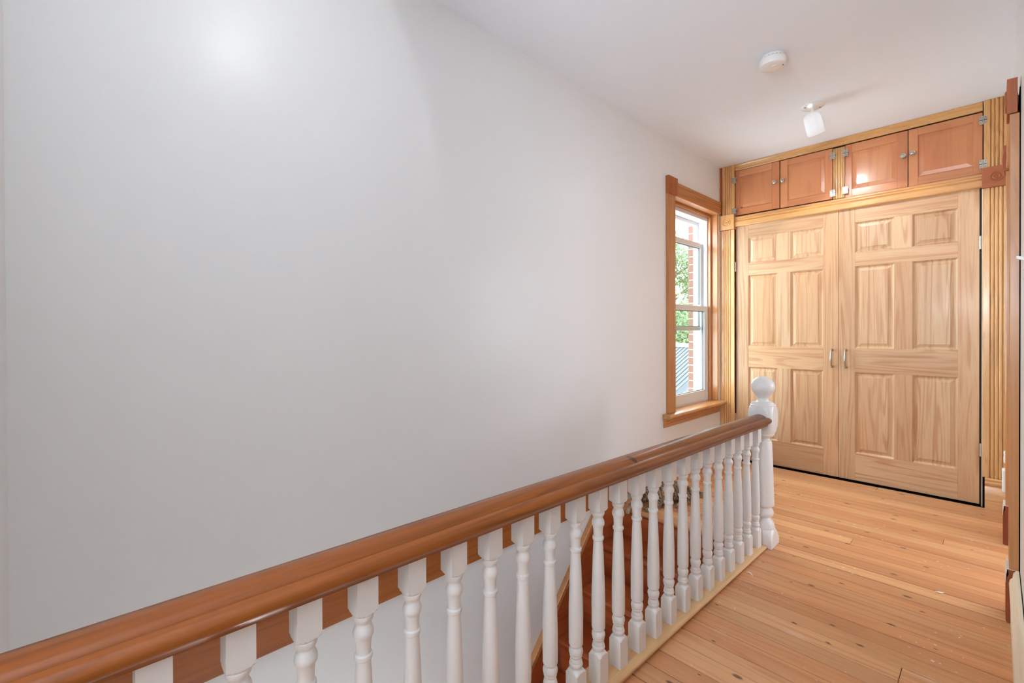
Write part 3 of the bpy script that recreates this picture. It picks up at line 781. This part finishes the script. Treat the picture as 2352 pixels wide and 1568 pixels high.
# ------------------------------------------------------------------ cat on the top stair
CT = thing('cat', (-1.5, 2.75, 0), 'brown tabby cat lying at the top of the stairs, behind the balusters', 'cat')
co = Vector((-1.5, 2.75, 0))
joints = [(-1.435, 2.955, .074, .070), (-1.460, 2.865, .078, .073), (-1.495, 2.765, .080, .068), (-1.520, 2.700, .084, .056), (-1.536, 2.655, .090, .043), (-1.549, 2.612, .084, .043), (-1.556, 2.578, .070, .026),
          # near front leg
          (-1.475, 2.700, .045, .030), (-1.468, 2.645, .024, .020), (-1.492, 2.590, .018, .017), (-1.500, 2.566, .014, .017),
          # far front leg, hanging over the nosing
          (-1.555, 2.705, .048, .030), (-1.588, 2.655, .028, .021), (-1.602, 2.572, .019, .017), (-1.606, 2.533, .000, .015), (-1.606, 2.528, -.032, .016),
          # near hind leg
          (-1.392, 2.905, .050, .040), (-1.378, 2.840, .026, .024), (-1.392, 2.790, .014, .016), (-1.398, 2.765, .012, .016),
          # tail
          (-1.418, 3.020, .040, .024), (-1.395, 3.070, .020, .016), (-1.350, 3.085, .016, .014), (-1.310, 3.065, .015, .012)]
ed = [(0, 1), (1, 2), (2, 3), (3, 4), (4, 5), (5, 6), (3, 7), (7, 8), (8, 9), (9, 10), (3, 11), (11, 12), (12, 13), (13, 14), (14, 15), (0, 16), (16, 17), (17, 18), (18, 19), (0, 20), (20, 21), (21, 22), (22, 23)]
me = bpy.data.meshes.new('body'); me.from_pydata([Vector(j[:3])-co for j in joints], ed, [])
bo = bpy.data.objects.new('body', me); COL.objects.link(bo); bo.parent = CT
sm = bo.modifiers.new('skin', 'SKIN'); sm.use_smooth_shade = True
for i, j in enumerate(joints):
    bo.data.skin_vertices[0].data[i].radius = (j[3], j[3])
bo.data.skin_vertices[0].data[0].use_root = True
sb = bo.modifiers.new('subsurf', 'SUBSURF'); sb.levels = 2; sb.render_levels = 2
me.materials.append(FUR)
hd_ = Vector((-1.549, 2.612, .088)); fw = Vector((-.18, -.95, -.28)).normalized(); sd_ = fw.cross(Vector((0, 0, 1))).normalized(); upv = sd_.cross(fw)
for s in (-1, 1):
    e = hd_ + sd_*s*.026 + upv*.030 - fw*.004
    mb = MB(); tip = e + upv*.036 + sd_*s*.010
    rb = [e + sd_*.017*math.cos(a)*1.0 + fw*.008*math.sin(a) for a in [2*math.pi*k/8 for k in range(8)]]
    mb.add(rb+[tip], [(k, (k+1) % 8, 8) for k in range(8)] + [tuple(range(7, -1, -1))]).build('ear', FUR, CT, co, smooth=60)
    MB().lathe([(.0005, -.006), (.005, -.004), (.0062, 0), (.005, .004), (.0005, .006)], hd_ + sd_*s*.017 + fw*.037 + upv*.010, 12, fw).build('eye', EYE, CT, co, smooth=70)
MB().lathe([(.0005, -.004), (.005, -.002), (.005, .002), (.0005, .004)], hd_ + fw*.066 - upv*.000, 10, fw).build('nose', NOSEP, CT, co, smooth=70)
MB().lathe([(.0005, -.018), (.014, -.010), (.018, 0), (.014, .010), (.0005, .016)], hd_ + fw*.046 - upv*.016, 14, fw).build('chin', FURL, CT, co, smooth=70)

# ------------------------------------------------------------------ outside
struct(MB().box(-40, -2.1, -10, 40, -3.3, -3.2).build('ground', BOUNCE_GROUND, smooth=0), 'ground below the window, made near white to bounce light up')


def tree(x, y, zb, zt_, rad, n, seed, lab):
    rnd = random.Random(seed); o = (x, y, zb)
    t = thing('tree', o, lab, 'tree')
    tp = [(x, y, zb), (x+.1, y, zb+(zt_-zb)*.35), (x-.1, y+.1, zb+(zt_-zb)*.7), (x, y, zt_-.5)]
    mb = MB().tube(tp, [.22, .17, .11, .04], 8)
    for k in range(9):
        a = rnd.uniform(0, 6.28); zz = zb+(zt_-zb)*rnd.uniform(.35, .75); L = rad*rnd.uniform(.5, .9)
        mb.tube([(x, y, zz), (x+L*.5*math.cos(a), y+L*.5*math.sin(a), zz+.5), (x+L*math.cos(a), y+L*math.sin(a), zz+1.0)], [.07, .05, .02], 6)
    mb.build('trunk', BARK, t, o)
    vs = []; fs = []
    clumps = []
    zc = (zb+zt_)/2 + .6; hz = (zt_-zb)/2 - .3
    for k in range(46):
        u = Vector((rnd.gauss(0, 1), rnd.gauss(0, 1), rnd.gauss(0, 1))).normalized()*rnd.uniform(.35, 1.0)
        clumps.append((Vector((x+u.x*rad, y+u.y*rad, zc+u.z*hz)), rnd.uniform(.35, .75)))
    for k in range(n):
        c, r = rnd.choice(clumps)
        p = c + Vector((rnd.gauss(0, .5), rnd.gauss(0, .5), rnd.gauss(0, .45)))*r
        a = Vector((rnd.gauss(0, 1), rnd.gauss(0, 1), rnd.gauss(0, 1))).normalized(); b = a.orthogonal().normalized()
        s = rnd.uniform(.030, .062); i = len(vs)
        vs += [p-a*s, p+b*s*.5, p+a*s, p-b*s*.5]; fs.append((i, i+1, i+2, i+3))
    me = bpy.data.meshes.new('foliage'); me.from_pydata([tuple(Vector(v)-Vector(o)) for v in vs], [], fs); me.materials.append(LEAF)
    f = bpy.data.objects.new('foliage', me); COL.objects.link(f); f.parent = t; f['kind'] = 'stuff'


tree(-9.3, 17.6, -3.2, 6.0, 2.6, 44000, 3, 'green tree seen through the upper sash of the window')
tree(-5.6, 11.2, -3.2, 1.7, 1.3, 26000, 5, 'lower green tree above the grey roof outside the window')
GR = thing('garage', (-4.6, 7.2, -3.2), 'low neighbouring building with a grey ribbed roof, outside the window', 'building')
go = (-4.6, 7.2, -3.2)
vh, rh = Vector((-.46, .89, 0)), Vector((.89, .46, 0))
ex = (rh*.64 - vh*.77).normalized(); dh = (rh*-.77 - vh*.64).normalized()
cc = Vector((-3.68, 7.12, .875))
P0, P1 = cc - ex*3.0, cc + ex*1.1
dn = dh*.82 + Vector((0, 0, -.57))
q = [P0, P1, P1+dn*3.4, P0+dn*3.4]; nrm = ex.cross(dn).normalized()
if nrm.z < 0: nrm = -nrm
MB().add([*q, *[p-nrm*.08 for p in q]], [(0, 1, 2, 3), (7, 6, 5, 4), (0, 4, 5, 1), (1, 5, 6, 2), (2, 6, 7, 3), (3, 7, 4, 0)]).build('roof', ROOFM, GR, go, smooth=0)
L = (P1-P0).length; kk = 0
while kk*.085 < L:
    s = P0+ex*(kk*.085); mb = MB(); e2 = ex*.014
    a_ = [s, s+e2, s+e2+nrm*.010, s+nrm*.010]; b_ = [p+dn*3.4 for p in a_]
    mb.add(a_+b_, [(0, 1, 2, 3), (7, 6, 5, 4), (0, 4, 5, 1), (1, 5, 6, 2), (2, 6, 7, 3), (3, 7, 4, 0)]).build('roof_rib', ROOFM, GR, go, smooth=0); kk += 1
up = Vector((0, 0, .04)); bk = -dh*.15
q = [P0-up*.3-bk*.2, P1-up*.3-bk*.2, P1+up-bk*.2, P0+up-bk*.2]
MB().add([*q, *[p+bk*1.4 for p in q]], [(0, 1, 2, 3), (7, 6, 5, 4), (0, 4, 5, 1), (1, 5, 6, 2), (2, 6, 7, 3), (3, 7, 4, 0)]).build('ridge_cap', SIDING, GR, go, smooth=0)
q = [P0-Vector((0, 0, .1)), P1-Vector((0, 0, .1)), Vector((P1.x, P1.y, -3.2)), Vector((P0.x, P0.y, -3.2))]
MB().add([*q, *[p+bk for p in q]], [(0, 1, 2, 3), (7, 6, 5, 4), (0, 4, 5, 1), (1, 5, 6, 2), (2, 6, 7, 3), (3, 7, 4, 0)]).build('wall', SIDING, GR, go, smooth=0)
